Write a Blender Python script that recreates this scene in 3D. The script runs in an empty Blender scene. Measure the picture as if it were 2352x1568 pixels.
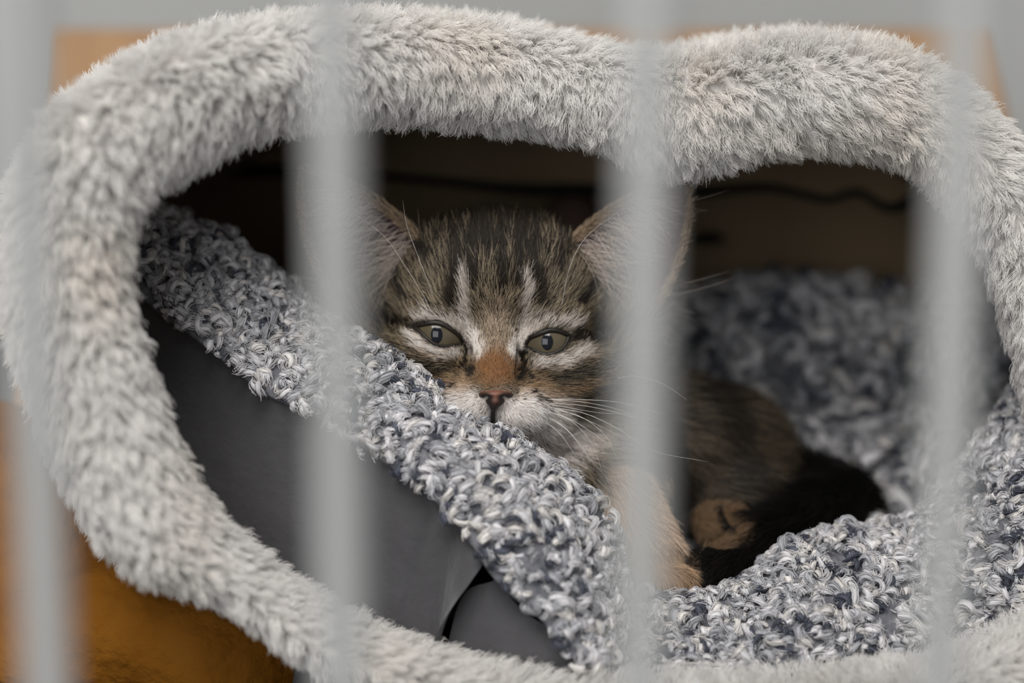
import bpy, math
import numpy as np
import openvdb
from mathutils import Matrix, Vector

# ------------------------------------------------------------------ camera, light, exposure
SC = bpy.context.scene
COL = SC.collection
IMG_W, IMG_H = 2352.0, 1568.0
FPX = 5100.0                       # focal length in pixels
PITCH = math.radians(11.0)         # the camera looks slightly down
CAM_H = 21.0                       # centimetres above the cage tray
CT, ST = math.cos(PITCH), math.sin(PITCH)

cam_data = bpy.data.cameras.new('camera')
cam = bpy.data.objects.new('camera', cam_data)
COL.objects.link(cam)
cam.location = (0, 0, CAM_H * 0.01)
cam.rotation_euler = (math.pi / 2 - PITCH, 0, 0)
cam_data.sensor_width = 36.0
cam_data.lens = FPX / IMG_W * 36.0
cam_data.clip_start = 0.02
cam_data.clip_end = 50
cam_data.dof.use_dof = True
cam_data.dof.focus_distance = 0.598
cam_data.dof.aperture_fstop = 4.9
SC.camera = cam

world = bpy.data.worlds.new('room_light')
SC.world = world
world.use_nodes = True
wb = world.node_tree.nodes['Background']
wb.inputs[0].default_value = (0.97, 0.985, 1.0, 1)
wb.inputs[1].default_value = 0.39

def area_light(name, loc, size, energy, color):
    wl = bpy.data.lights.new(name, 'AREA')
    wl.shape = 'RECTANGLE'; wl.size, wl.size_y = size
    wl.energy = energy; wl.color = color
    wo = bpy.data.objects.new(name, wl)
    COL.objects.link(wo)
    wo.location = loc
    wo.rotation_euler = (Vector((0.0, 0.6, 0.12)) - Vector(loc)).to_track_quat('-Z', 'Y').to_euler()
area_light('skylight', (-0.28, -0.62, 1.52), (1.2, 0.7), 38.0, (1.0, 0.98, 0.95))      # main daylight, high in front
area_light('window_light', (-0.45, -1.5, 0.62), (0.8, 0.9), 12.0, (0.95, 0.98, 1.0))     # smaller window behind the camera

vs = SC.view_settings
vs.view_transform = 'Standard'
vs.look = 'None'
vs.gamma = 1.0
vs.use_curve_mapping = False
vs.exposure = 0.0

cy = SC.cycles
cy.adaptive_threshold = 0.05; cy.adaptive_min_samples = 16; cy.max_bounces = 4; cy.diffuse_bounces = 3; cy.glossy_bounces = 2; cy.transmission_bounces = 3

# ------------------------------------------------------------------ helpers (centimetres, camera frame: x right, y away, z up)
def C(px, py, d):
    px, py, d = np.asarray(px, float), np.asarray(py, float), np.asarray(d, float)
    return np.stack([(px - IMG_W / 2) / FPX * d, d + 0 * px, -(py - IMG_H / 2) / FPX * d], -1)

def cam_to_world(p):
    p = np.asarray(p, float)
    x, y, z = p[..., 0], p[..., 1], p[..., 2]
    return np.stack([x, y * CT + z * ST, CAM_H - y * ST + z * CT], -1)

def world_to_cam(p):
    p = np.asarray(p, float)
    x, y, z = p[..., 0], p[..., 1], p[..., 2] - CAM_H
    return np.stack([x, y * CT - z * ST, y * ST + z * CT], -1)

def to_px(pc):
    return IMG_W / 2 + pc[..., 0] / pc[..., 1] * FPX, IMG_H / 2 - pc[..., 2] / pc[..., 1] * FPX

def srgb(r, g, b):
    c = np.array([r, g, b], float) / 255.0
    return np.where(c <= 0.04045, c / 12.92, ((c + 0.055) / 1.055) ** 2.4)

def unit(v):
    return v / np.maximum(np.linalg.norm(v, axis=-1, keepdims=True), 1e-9)

def resample(pts, n, closed=False):
    """Catmull-Rom through pts, n points evenly spaced along the length"""
    p = np.asarray(pts, float)
    if closed:
        q = np.vstack([p[-1], p, p[0], p[1]])
    else:
        q = np.vstack([2 * p[0] - p[1], p, 2 * p[-1] - p[-2]])
    out = []
    for i in range(1, len(q) - 2):
        t = np.linspace(0, 1, 16, endpoint=False)[:, None]
        a, b, c, d = q[i - 1], q[i], q[i + 1], q[i + 2]
        out.append(0.5 * ((2 * b) + (c - a) * t + (2 * a - 5 * b + 4 * c - d) * t ** 2 + (3 * b - a - 3 * c + d) * t ** 3))
    out.append(q[-2][None])
    o = np.vstack(out)
    L = np.concatenate([[0], np.cumsum(np.linalg.norm(np.diff(o, axis=0), axis=1))])
    s = np.linspace(0, L[-1], n, endpoint=not closed)
    return np.stack([np.interp(s, L, o[:, k]) for k in range(o.shape[1])], -1)

def vnoise(p, scale=1.0, seed=0):
    """smooth value noise, -1..1"""
    p = np.asarray(p, float) * scale + seed * 17.3
    i = np.floor(p).astype(np.int64); f = p - i; f = f * f * (3 - 2 * f)
    def h(a):
        n = a[..., 0] * 374761393 + a[..., 1] * 668265263 + a[..., 2] * 2147483647 + seed * 974634777
        n = (n ^ (n >> 13)) * 1274126177
        n = n ^ (n >> 16)
        return (n & 0xffff) / 32767.5 - 1.0
    r = 0
    for dx in (0, 1):
        for dy in (0, 1):
            for dz in (0, 1):
                w = (f[..., 0] if dx else 1 - f[..., 0]) * (f[..., 1] if dy else 1 - f[..., 1]) * (f[..., 2] if dz else 1 - f[..., 2])
                r = r + w * h(i + np.array([dx, dy, dz]))
    return r

def make_mesh(name, verts_world_cm, faces, mat, parent=None, smooth=True, color=None, origin=None):
    v = np.asarray(verts_world_cm, float) * 0.01
    o = np.zeros(3) if origin is None else np.asarray(origin, float) * 0.01
    me = bpy.data.meshes.new(name)
    if isinstance(faces, np.ndarray):
        k = faces.shape[1]
        me.vertices.add(len(v)); me.vertices.foreach_set('co', (v - o).ravel())
        me.loops.add(faces.size); me.loops.foreach_set('vertex_index', faces.astype(np.int32).ravel())
        me.polygons.add(len(faces))
        me.polygons.foreach_set('loop_start', np.arange(0, faces.size, k, dtype=np.int32))
        me.update(calc_edges=True)
    else:
        me.from_pydata((v - o).tolist(), [], faces)
        me.update()
    if smooth:
        me.polygons.foreach_set('use_smooth', np.ones(len(me.polygons), bool))
    if color is not None:
        a = me.attributes.new('col', 'FLOAT_COLOR', 'POINT')
        a.data.foreach_set('color', np.hstack([color, np.ones((len(color), 1))]).astype(np.float32).ravel())
    me.materials.append(mat)
    ob = bpy.data.objects.new(name, me)
    COL.objects.link(ob)
    ob.location = o
    if parent is not None:
        ob.parent = parent
        ob.matrix_parent_inverse = Matrix.Translation(-Vector(parent.location))
    return ob

def make_hair(name, pts_world_cm, radius_cm, color, mat, parent=None):
    """pts: (N, K, 3); radius: (N, K) or scalar profile; color (N, K, 3)"""
    N, K, _ = pts_world_cm.shape
    hc = bpy.data.hair_curves.new(name)
    hc.add_curves([K] * N)
    o = np.zeros(3) if parent is None else np.array(parent.location) * 100.0
    hc.points.foreach_set('position', ((pts_world_cm - o) * 0.01).astype(np.float32).ravel())
    rad = np.broadcast_to(radius_cm, (N, K)) * 0.01
    ra = hc.attributes.get('radius') or hc.attributes.new('radius', 'FLOAT', 'POINT')
    ra.data.foreach_set('value', np.ascontiguousarray(rad, dtype=np.float32).ravel())
    ca = hc.attributes.new('col', 'FLOAT_COLOR', 'POINT')
    cc = np.concatenate([color, np.ones((N, K, 1))], -1).astype(np.float32)
    ca.data.foreach_set('color', cc.ravel())
    hc.materials.append(mat)
    ob = bpy.data.objects.new(name, hc)
    COL.objects.link(ob)
    if parent is not None:
        ob.parent = parent
    return ob

def thing(name, loc_cm, label, cat, group=None):
    e = bpy.data.objects.new(name, None)
    COL.objects.link(e)
    e.empty_display_size = 0.02
    e.location = np.asarray(loc_cm, float) * 0.01
    e['label'] = label; e['category'] = cat
    if group: e['group'] = group
    return e

def tag(o, label, cat):
    o['label'] = label; o['category'] = cat
    return o

def grid_faces(nr, nc, wrap_r=False, wrap_c=False):
    R = nr if wrap_r else nr - 1
    Cc = nc if wrap_c else nc - 1
    i, j = np.meshgrid(np.arange(R), np.arange(Cc), indexing='ij')
    i2, j2 = (i + 1) % nr, (j + 1) % nc
    return np.stack([i * nc + j, i * nc + j2, i2 * nc + j2, i2 * nc + j], -1).reshape(-1, 4)

def tube(path, radii, sides=8, caps=True):
    """path (n,3), radii scalar or (n,) -> verts, faces list"""
    p = np.asarray(path, float); n = len(p)
    r = np.broadcast_to(np.asarray(radii, float), (n,))
    t = unit(np.gradient(p, axis=0))
    ref = np.array([0.0, 0.0, 1.0]) if abs(t[:, 2]).mean() < 0.9 else np.array([0.0, 1.0, 0.0])
    a = unit(np.cross(t, ref)); b = np.cross(t, a)
    th = np.linspace(0, 2 * math.pi, sides, endpoint=False)
    v = p[:, None] + r[:, None, None] * (a[:, None] * np.cos(th)[None, :, None] + b[:, None] * np.sin(th)[None, :, None])
    f = grid_faces(n, sides, wrap_c=True).tolist()
    if caps:
        f.append(list(range(sides))); f.append([(n - 1) * sides + k for k in range(sides)])
    return v.reshape(-1, 3), f

def patch(rows, n, m):
    """surface through rows of (x,y,z) camera-frame polylines: n along, m across"""
    R = np.stack([resample(r, n) for r in rows])               # rows, n, 3
    out = np.stack([resample(R[:, k], m) for k in range(n)], 1)  # m, n, 3
    return out

def grid_normals(G):
    du = np.gradient(G, axis=1); dv = np.gradient(G, axis=0)
    n = unit(np.cross(du, dv))
    flip = (n * -unit(G)).sum(-1).mean() < 0      # towards the camera on the whole
    return -n if flip else n

def sample_grid(G, Nn, count, rng):
    m, n, _ = G.shape
    e1 = G[1:, :-1] - G[:-1, :-1]; e2 = G[:-1, 1:] - G[:-1, :-1]
    A = np.linalg.norm(np.cross(e1, e2), axis=-1).ravel()
    idx = rng.choice(len(A), count, p=A / A.sum())
    i, j = idx // (n - 1), idx % (n - 1)
    u, v = rng.random(count)[:, None], rng.random(count)[:, None]
    def b(X): return X[i, j] * (1 - u) * (1 - v) + X[i + 1, j] * u * (1 - v) + X[i, j + 1] * (1 - u) * v + X[i + 1, j + 1] * u * v
    return b(G), unit(b(Nn)), A.sum()

# ------------------------------------------------------------------ materials
def mat_new(name):
    m = bpy.data.materials.new(name); m.use_nodes = True
    return m, m.node_tree, m.node_tree.nodes['Principled BSDF']

def mat_noise(name, c1, c2, scale=8.0, rough=0.8, bump=0.0, bump_scale=60.0, spec=0.3, detail=4.0, stretch=None, sheen=0.0):
    m, nt, bs = mat_new(name)
    tc = nt.nodes.new('ShaderNodeTexCoord')
    mp = nt.nodes.new('ShaderNodeMapping')
    if stretch: mp.inputs['Scale'].default_value = stretch
    nz = nt.nodes.new('ShaderNodeTexNoise'); nz.inputs['Scale'].default_value = scale; nz.inputs['Detail'].default_value = detail
    rp = nt.nodes.new('ShaderNodeValToRGB')
    rp.color_ramp.elements[0].position = 0.3; rp.color_ramp.elements[1].position = 0.7
    rp.color_ramp.elements[0].color = (*c1, 1); rp.color_ramp.elements[1].color = (*c2, 1)
    nt.links.new(tc.outputs['Object'], mp.inputs[0]); nt.links.new(mp.outputs[0], nz.inputs['Vector'])
    nt.links.new(nz.outputs['Fac'], rp.inputs[0]); nt.links.new(rp.outputs[0], bs.inputs['Base Color'])
    bs.inputs['Roughness'].default_value = rough
    bs.inputs['Specular IOR Level'].default_value = spec
    if sheen: bs.inputs['Sheen Weight'].default_value = sheen
    if bump:
        n2 = nt.nodes.new('ShaderNodeTexNoise'); n2.inputs['Scale'].default_value = bump_scale; n2.inputs['Detail'].default_value = 5
        bp = nt.nodes.new('ShaderNodeBump'); bp.inputs['Strength'].default_value = bump; bp.inputs['Distance'].default_value = 0.002
        nt.links.new(mp.outputs[0], n2.inputs['Vector']); nt.links.new(n2.outputs['Fac'], bp.inputs['Height'])
        nt.links.new(bp.outputs[0], bs.inputs['Normal'])
    return m

def mat_attr(name, rough=0.6, spec=0.25, translucent=0.0):
    m, nt, bs = mat_new(name)
    at = nt.nodes.new('ShaderNodeAttribute'); at.attribute_name = 'col'
    nt.links.new(at.outputs['Color'], bs.inputs['Base Color'])
    bs.inputs['Roughness'].default_value = rough
    bs.inputs['Specular IOR Level'].default_value = spec
    if translucent:
        tr = nt.nodes.new('ShaderNodeBsdfTranslucent'); mx = nt.nodes.new('ShaderNodeMixShader')
        mx.inputs[0].default_value = translucent
        nt.links.new(at.outputs['Color'], tr.inputs[0])
        nt.links.new(bs.outputs[0], mx.inputs[1]); nt.links.new(tr.outputs[0], mx.inputs[2])
        nt.links.new(mx.outputs[0], nt.nodes['Material Output'].inputs['Surface'])
    return m

M_WALL = mat_noise('grey_wall_paint', (0.36, 0.36, 0.35), (0.42, 0.42, 0.41), 3, 0.9, 0.1, 40)
M_TRAY = mat_noise('grey_tray_plastic', (0.10, 0.10, 0.105), (0.13, 0.13, 0.135), 6, 0.6, 0.1, 80)
M_BAR = mat_noise('white_enamel', (0.325, 0.33, 0.325), (0.36, 0.36, 0.352), 14, 0.45, 0.04, 120, spec=0.4)
M_WOOD = mat_noise('tan_board', (0.30, 0.17, 0.085), (0.38, 0.23, 0.12), 12, 0.7, 0.15, 30, stretch=(8, 8, 0.7))
M_FLEECE = mat_noise('caramel_fleece', (0.15, 0.056, 0.006), (0.21, 0.085, 0.012), 45, 0.95, 0.9, 220, spec=0.03)
M_PLUSH = mat_noise('white_plush_cloth', (0.56, 0.53, 0.505), (0.62, 0.59, 0.565), 30, 0.95, 0.5, 200)
M_PLUSHFUR = mat_attr('white_plush_pile', 0.8, 0.08, 0.46)
M_INNER = mat_noise('brown_inner_fabric', (0.21, 0.15, 0.09), (0.265, 0.19, 0.115), 14, 0.95, 0.5, 90)
M_PIPING = mat_noise('black_piping', (0.006, 0.006, 0.006), (0.012, 0.011, 0.010), 20, 0.9)
M_CHAR = mat_noise('charcoal_bed_fabric', (0.058, 0.056, 0.060), (0.080, 0.077, 0.082), 26, 0.92, 0.5, 160, sheen=0.2)
M_LINING = mat_noise('curly_lining_backing', (0.06, 0.062, 0.075), (0.20, 0.20, 0.215), 240, 0.95, 0.8, 200)
M_CURL = mat_attr('curly_lining_pile', 0.9, 0.1)
M_FIBRE = mat_attr('curly_lining_fibre', 0.8, 0.12, 0.25)
M_SKIN = mat_attr('kitten_undercoat', 0.9, 0.1)
M_FUR = mat_attr('kitten_fur', 0.5, 0.35, 0.12)
M_WHISKER = mat_noise('whisker_white', (0.72, 0.70, 0.66), (0.8, 0.78, 0.75), 5, 0.35)
M_WHISKERDARK = mat_noise('whisker_dark', (0.03, 0.025, 0.02), (0.05, 0.04, 0.03), 5, 0.35)
M_LID = mat_noise('dark_eyelid_skin', (0.012, 0.009, 0.007), (0.022, 0.016, 0.012), 30, 0.45)
M_NOSE = mat_attr('nose_leather', 0.5, 0.4)
M_PUPIL = mat_noise('pupil_black', (0.003, 0.004, 0.006), (0.005, 0.006, 0.009), 5, 0.06, spec=0.35)
M_IRIS = mat_noise('olive_iris', (0.068, 0.056, 0.035), (0.104, 0.084, 0.053), 160, 0.08, spec=0.3)

# ------------------------------------------------------------------ setting: tray floor, wall, board, blanket
def box_verts(x0, x1, y0, y1, z0, z1):
    v = [(x, y, z) for z in (z0, z1) for y in (y0, y1) for x in (x0, x1)]
    f = [[0, 2, 3, 1], [4, 5, 7, 6], [0, 1, 5, 4], [2, 6, 7, 3], [0, 4, 6, 2], [1, 3, 7, 5]]
    return v, f

v, f = box_verts(-70, 70, 10, 125, -2, 0)
o = make_mesh('floor', v, f, M_TRAY, smooth=False); o['kind'] = 'structure'
v, f = box_verts(-120, 120, 125, 128, -2, 130)
o = make_mesh('wall_back', v, f, M_WALL, smooth=False); o['kind'] = 'structure'

# tan board leaning behind the house: trapezoid with a bevelled front edge
bl = cam_to_world(C([112, 2268, 2480, 40], [70, 70, 900, 900], [92, 92, 92, 92]))
cen = bl.mean(0)
foot = bl.copy()
down = foot[2:] - foot[:2][::-1]
foot[2] = foot[2] + (foot[2] - foot[1]) * (foot[2, 2] / (foot[1, 2] - foot[2, 2]))
foot[3] = foot[3] + (foot[3] - foot[0]) * (foot[3, 2] / (foot[0, 2] - foot[3, 2]))
ring = []
for dy, s in ((0.25, 1.0), (0.0, 0.994), (1.2, 1.0)):
    c0 = foot.mean(0)
    ring.append(np.column_stack([c0[0] + (foot[:, 0] - c0[0]) * s, foot[:, 1] + dy, c0[2] + (foot[:, 2] - c0[2]) * s]))
vv = np.vstack([ring[1], ring[0], ring[2]])
ff = [[0, 1, 2, 3], [8, 11, 10, 9]]
for k in range(4):
    k2 = (k + 1) % 4
    ff += [[k, 4 + k, 4 + k2, k2], [4 + k, 8 + k, 8 + k2, 4 + k2]]
tag(make_mesh('wooden_board', vv, ff, M_WOOD, smooth=False), 'tan wooden board standing upright behind the white plush cat house', 'board')

# ------------------------------------------------------------------ signed distance modelling
class SDF:
    def __init__(s, lo, hi, vox):
        s.vox = vox; s.lo = np.array(lo, float)
        s.n = np.ceil((np.array(hi) - s.lo) / vox).astype(int) + 1
        s.f = np.full(s.n, 3.0, np.float32)
    def region(s, lo, hi, pad):
        a = np.clip(np.floor((np.array(lo) - pad - s.lo) / s.vox).astype(int), 0, s.n - 1)
        b = np.clip(np.ceil((np.array(hi) + pad - s.lo) / s.vox).astype(int) + 1, 1, s.n)
        sl = tuple(slice(i, j) for i, j in zip(a, b))
        ax = [s.lo[k] + s.vox * np.arange(a[k], b[k]) for k in range(3)]
        return sl, np.meshgrid(*ax, indexing='ij')
    def union(s, sl, d, k):
        a = s.f[sl]
        h = np.clip(0.5 + 0.5 * (a - d) / k, 0, 1)
        s.f[sl] = a * (1 - h) + d * h - k * h * (1 - h)
    def ell(s, c, r, k=0.35, rot=0.0):
        c, r = np.array(c, float), np.array(r, float); R = r.max() + 0.2
        sl, (X, Y, Z) = s.region(c - R, c + R, 1.2)
        dx, dz = X - c[0], Z - c[2]
        if rot:
            ca, sa = math.cos(rot), math.sin(rot)
            dx, dz = dx * ca + dz * sa, -dx * sa + dz * ca
        dy = Y - c[1]
        k0 = np.sqrt((dx / r[0]) ** 2 + (dy / r[1]) ** 2 + (dz / r[2]) ** 2)
        k1 = np.sqrt((dx / r[0] ** 2) ** 2 + (dy / r[1] ** 2) ** 2 + (dz / r[2] ** 2) ** 2)
        s.union(sl, k0 * (k0 - 1.0) / np.maximum(k1, 1e-6), k)
    def cap(s, a, b, ra, rb, k=0.35):
        a, b = np.array(a, float), np.array(b, float); R = max(ra, rb)
        sl, (X, Y, Z) = s.region(np.minimum(a, b) - R, np.maximum(a, b) + R, 1.2)
        ab = b - a
        t = np.clip(((X - a[0]) * ab[0] + (Y - a[1]) * ab[1] + (Z - a[2]) * ab[2]) / (ab @ ab), 0, 1)
        d = np.sqrt((X - a[0] - t * ab[0]) ** 2 + (Y - a[1] - t * ab[1]) ** 2 + (Z - a[2] - t * ab[2]) ** 2) - (ra + (rb - ra) * t)
        s.union(sl, d, k)
    def mesh(s):
        g = openvdb.FloatGrid(3.0)
        g.copyFromArray(np.ascontiguousarray(s.f))
        p, q = g.convertToQuads(0.0)
        return s.lo + np.asarray(p, float) * s.vox, np.asarray(q)[:, ::-1]

# caramel blanket heap, left of and under the house (world-aligned heap, flat on the tray)
S = SDF((-24, 52, -14), (-2, 76, 4), 0.25)
for px, py, d, r in ((-30, 1200, 68, (3.4, 3.5, 3.7)), (60, 1330, 66, (3.2, 3.2, 3.0)), (320, 1440, 62.5, (3.0, 2.4, 2.0)),
                     (500, 1500, 61.5, (2.6, 2.2, 1.9)), (160, 1500, 64, (3.5, 3, 2.4)), (-160, 1500, 67, (3.5, 3, 3))):
    S.ell(C(px, py, d), r, 0.9)
pv, q = S.mesh()
pv = pv + 0.12 * np.stack([vnoise(pv, 0.9, k) for k in (1, 2, 3)], -1)
pw = cam_to_world(pv); pw[:, 2] = np.maximum(pw[:, 2], 0.02)
tag(make_mesh('fleece_blanket', pw, q, M_FLEECE), 'caramel brown fleece blanket bunched at the left under the plush house', 'blanket')

# ------------------------------------------------------------------ cage front: vertical bars and rails
BAR_Y = 30.0 * CT
cage = thing('wire_cage', (0, BAR_Y, 0), 'white enamelled cage front with upright bars, blurred in the foreground', 'cage')
z_mid = CAM_H - 30 * ST
for px in (-620, 78, 774, 1478, 2186, 2895):
    x = (px - IMG_W / 2) / FPX * 30.0
    zz = np.linspace(0.0, 46.0, 24)
    path = np.column_stack([np.full(24, x), np.full(24, BAR_Y), zz])
    v, f = tube(path, 0.325, 20)
    make_mesh('bar', v, f, M_BAR, cage)
for z in (0.6, 45.4):
    v, f = tube(np.column_stack([np.linspace(-16, 16, 30), np.full(30, BAR_Y + 0.62), np.full(30, z)]), 0.36, 16)
    make_mesh('cross_rail', v, f, M_BAR, cage)

# ------------------------------------------------------------------ plush cat house
HOLE = [(270, 600), (283, 500), (330, 428), (425, 370), (520, 318), (600, 282), (690, 264), (800, 256), (900, 256), (1000, 262), (1100, 268),
        (1200, 282), (1300, 302), (1400, 332), (1470, 365), (1530, 385), (1600, 380), (1680, 360), (1760, 338), (1850, 330), (1950, 332),
        (2050, 346), (2130, 378), (2200, 440), (2262, 530), (2312, 650), (2350, 770), (2385, 900), (2425, 1050), (2450, 1250), (2405, 1420),
        (2210, 1535), (1900, 1580), (1500, 1590), (1200, 1570), (960, 1515), (800, 1455), (690, 1388), (590, 1312), (490, 1215), (410, 1085),
        (360, 965), (322, 840), (283, 720)]
OUTER = [(2, 620), (18, 440), (85, 290), (190, 195), (300, 130), (420, 85), (560, 55), (740, 38), (900, 36), (1040, 46), (1150, 60),
         (1260, 78), (1350, 95), (1430, 112), (1500, 122), (1560, 124), (1610, 118), (1690, 104), (1780, 90), (1880, 86), (1990, 95),
         (2100, 125), (2210, 190), (2300, 275), (2390, 380), (2460, 520), (2510, 690), (2545, 870), (2585, 1050), (2605, 1290), (2530, 1500),
         (2280, 1645), (1930, 1680), (1500, 1680), (1170, 1660), (900, 1600), (720, 1520), (590, 1425), (470, 1350), (330, 1318), (222, 1240),
         (130, 1090), (60, 930), (15, 770)]
NS = 320
def ring_depth(px, py):
    t = np.clip((px - 100) / 1150.0, 0, 1); t = t * t * (3 - 2 * t)
    low = np.clip((py - 900) / 600, 0, 1)
    return 53.6 + 6.4 * t + 0.6 * low * (1 - t) - 0.9 * low * t - 3.0 * np.clip((py - 1330) / 200, 0, 1) * t
hole = resample(HOLE, 44, True); outer = resample(OUTER, 44, True)
hole = resample(HOLE + [], NS, True)
# match outer samples to the hole through the shared control points
def match(ctrl, n):
    p = np.asarray(ctrl, float); m = len(p); out = []
    hp = np.asarray(HOLE, float)
    seg = np.linalg.norm(np.roll(hp, -1, 0) - hp, axis=1)
    L = np.concatenate([[0], np.cumsum(seg)]); s = np.linspace(0, L[-1], n, endpoint=False)
    i = np.clip(np.searchsorted(L, s, side='right') - 1, 0, m - 1); t = ((s - L[i]) / seg[i])[:, None]
    a, b, c, d = p[(i - 1) % m], p[i], p[(i + 1) % m], p[(i + 2) % m]
    return 0.5 * ((2 * b) + (c - a) * t + (2 * a - 5 * b + 4 * c - d) * t ** 2 + (3 * b - a - 3 * c + d) * t ** 3)
hole = match(HOLE, NS); outer = match(OUTER, NS)
dI = ring_depth(hole[:, 0], hole[:, 1]); dO = ring_depth(outer[:, 0], outer[:, 1])
I3, O3 = C(hole[:, 0], hole[:, 1], dI), C(outer[:, 0], outer[:, 1], dO)
cen3 = (I3 + O3) / 2; hw = (O3 - I3) / 2
BACK = np.array([0.0, 1.0, 0.0])
NT = 40
th = np.linspace(0, 2 * math.pi, NT, endpoint=False)          # 0 = hole edge, pi/2 = front, pi = outer edge
depth_r = 1.5
inset = 0.86
RG = cen3[:, None] - inset * hw[:, None] * np.cos(th)[None, :, None] - depth_r * np.sin(th)[None, :, None] * BACK + np.array([0, 1.0, 0])
RG = RG + 0.10 * vnoise(RG, 0.8, 4)[..., None] * np.array([0, -1, 0])
house_base = cam_to_world(C(1250, 1600, 66)); house_base[2] = 0.0
house = thing('plush_cat_house', house_base, 'white plush cat house with a wide cloud-shaped opening around the kitten', 'cat house')
make_mesh('padded_rim', cam_to_world(RG.reshape(-1, 3)), grid_faces(NS, NT, True, True)[:, ::-1], M_PLUSH, house)

# outer shell: from the outer edge backwards to a closed back
mid = O3.mean(0)
rows = []
for k, (dy, s) in enumerate(((1.0, 0.97), (4, 1.03), (9, 1.10), (15, 1.14), (20, 1.14), (25, 1.06), (27, 0.6), (27.2, 0.0))):
    rows.append(mid + (O3 - mid) * np.array([s, 1.0, s]) + np.array([0, dy, 0]))
SH = np.stack(rows)
for k in range(3, len(rows)):
    SH[k, :, 1] = 60 + (14, 20, 24, 25, 25)[k - 3]
SHw = cam_to_world(SH.reshape(-1, 3)); SHw[:, 2] = np.maximum(SHw[:, 2], 0.05)
make_mesh('outer_shell', SHw, grid_faces(len(rows), NS, False, True), M_PLUSH, house)
# inner lining: from the hole edge, widening, to the back panel
rows = []
midI = I3.mean(0)
for dy, s in ((1.2, 1.0), (2.0, 1.10), (5, 1.20), (10, 1.24), (16, 1.24), (20, 1.2), (21.5, 1.1), (22, 0.5), (22, 0.0)):
    rows.append(midI + (I3 - midI) * np.array([s, 1.0, s]) + np.array([0, dy, 0]))
IN = np.stack(rows)
# back part follows one plane so the back panel is even
for k in range(5, len(rows)):
    IN[k, :, 1] = 60 + (19.0, 20.5, 21.0, 21.0)[k - 5]
INw = cam_to_world(IN.reshape(-1, 3)); INw[:, 2] = np.maximum(INw[:, 2], 0.3)
make_mesh('inner_lining', INw, grid_faces(len(rows), NS, False, True), M_INNER, house)
# upper flap of the back panel, hanging in front with a wavy hem, black piping on the hem
HEM = [(330, 385), (560, 388), (720, 392), (900, 402), (1050, 416), (1200, 430), (1350, 432), (1450, 438), (1600, 436), (1700, 428), (1770, 428),
       (1840, 442), (1900, 455), (1945, 440), (1985, 442), (2025, 470), (2060, 472), (2100, 452), (2170, 448)]
hem = resample(HEM, 120)
hem3 = C(hem[:, 0], hem[:, 1], 78.3 + 0.25 * np.sin(hem[:, 0] / 60.0))
top3 = C(hem[:, 0], hem[:, 1] * 0 + 250, 76.5)
FL = patch([top3, (top3 + hem3) / 2 + np.array([0, 0.5, 0]), hem3], 120, 14)
FLw = cam_to_world(FL.reshape(-1, 3))
o = make_mesh('hanging_flap', FLw, grid_faces(14, 120), M_INNER, house)
md = o.modifiers.new('thick', 'SOLIDIFY'); md.thickness = 0.002
v, f = tube(cam_to_world(hem3 + np.array([0, -0.15, -0.05])), 0.2 + 0.05 * np.sin(np.arange(120) / 9.0), 10)
make_mesh('hem_piping', v, f, M_PIPING, house)
tab = C([1590, 1625, 1660], [552, 546, 544], [79.3, 79.2, 79.3])
v, f = tube(cam_to_world(resample(tab, 10)), 0.22 * np.sin(np.linspace(0.5, 2.7, 10)), 10)
make_mesh('fabric_tab', v, f, M_PIPING, house)
# rounded bulge of the inner fabric behind the kitten's head
S = SDF((0, 70, 1), (6, 82, 8), 0.15)
S.ell(C(1310, 520, 77.5), (1.15, 1.6, 1.15), 0.3); S.ell(C(1350, 560, 78), (1.2, 1.6, 1.2), 0.5)
pv, q = S.mesh()
make_mesh('inner_fold', cam_to_world(pv), q, mat_noise('reddish_brown_fabric', (0.10, 0.062, 0.05), (0.13, 0.08, 0.065), 20, 0.95), house)

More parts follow.
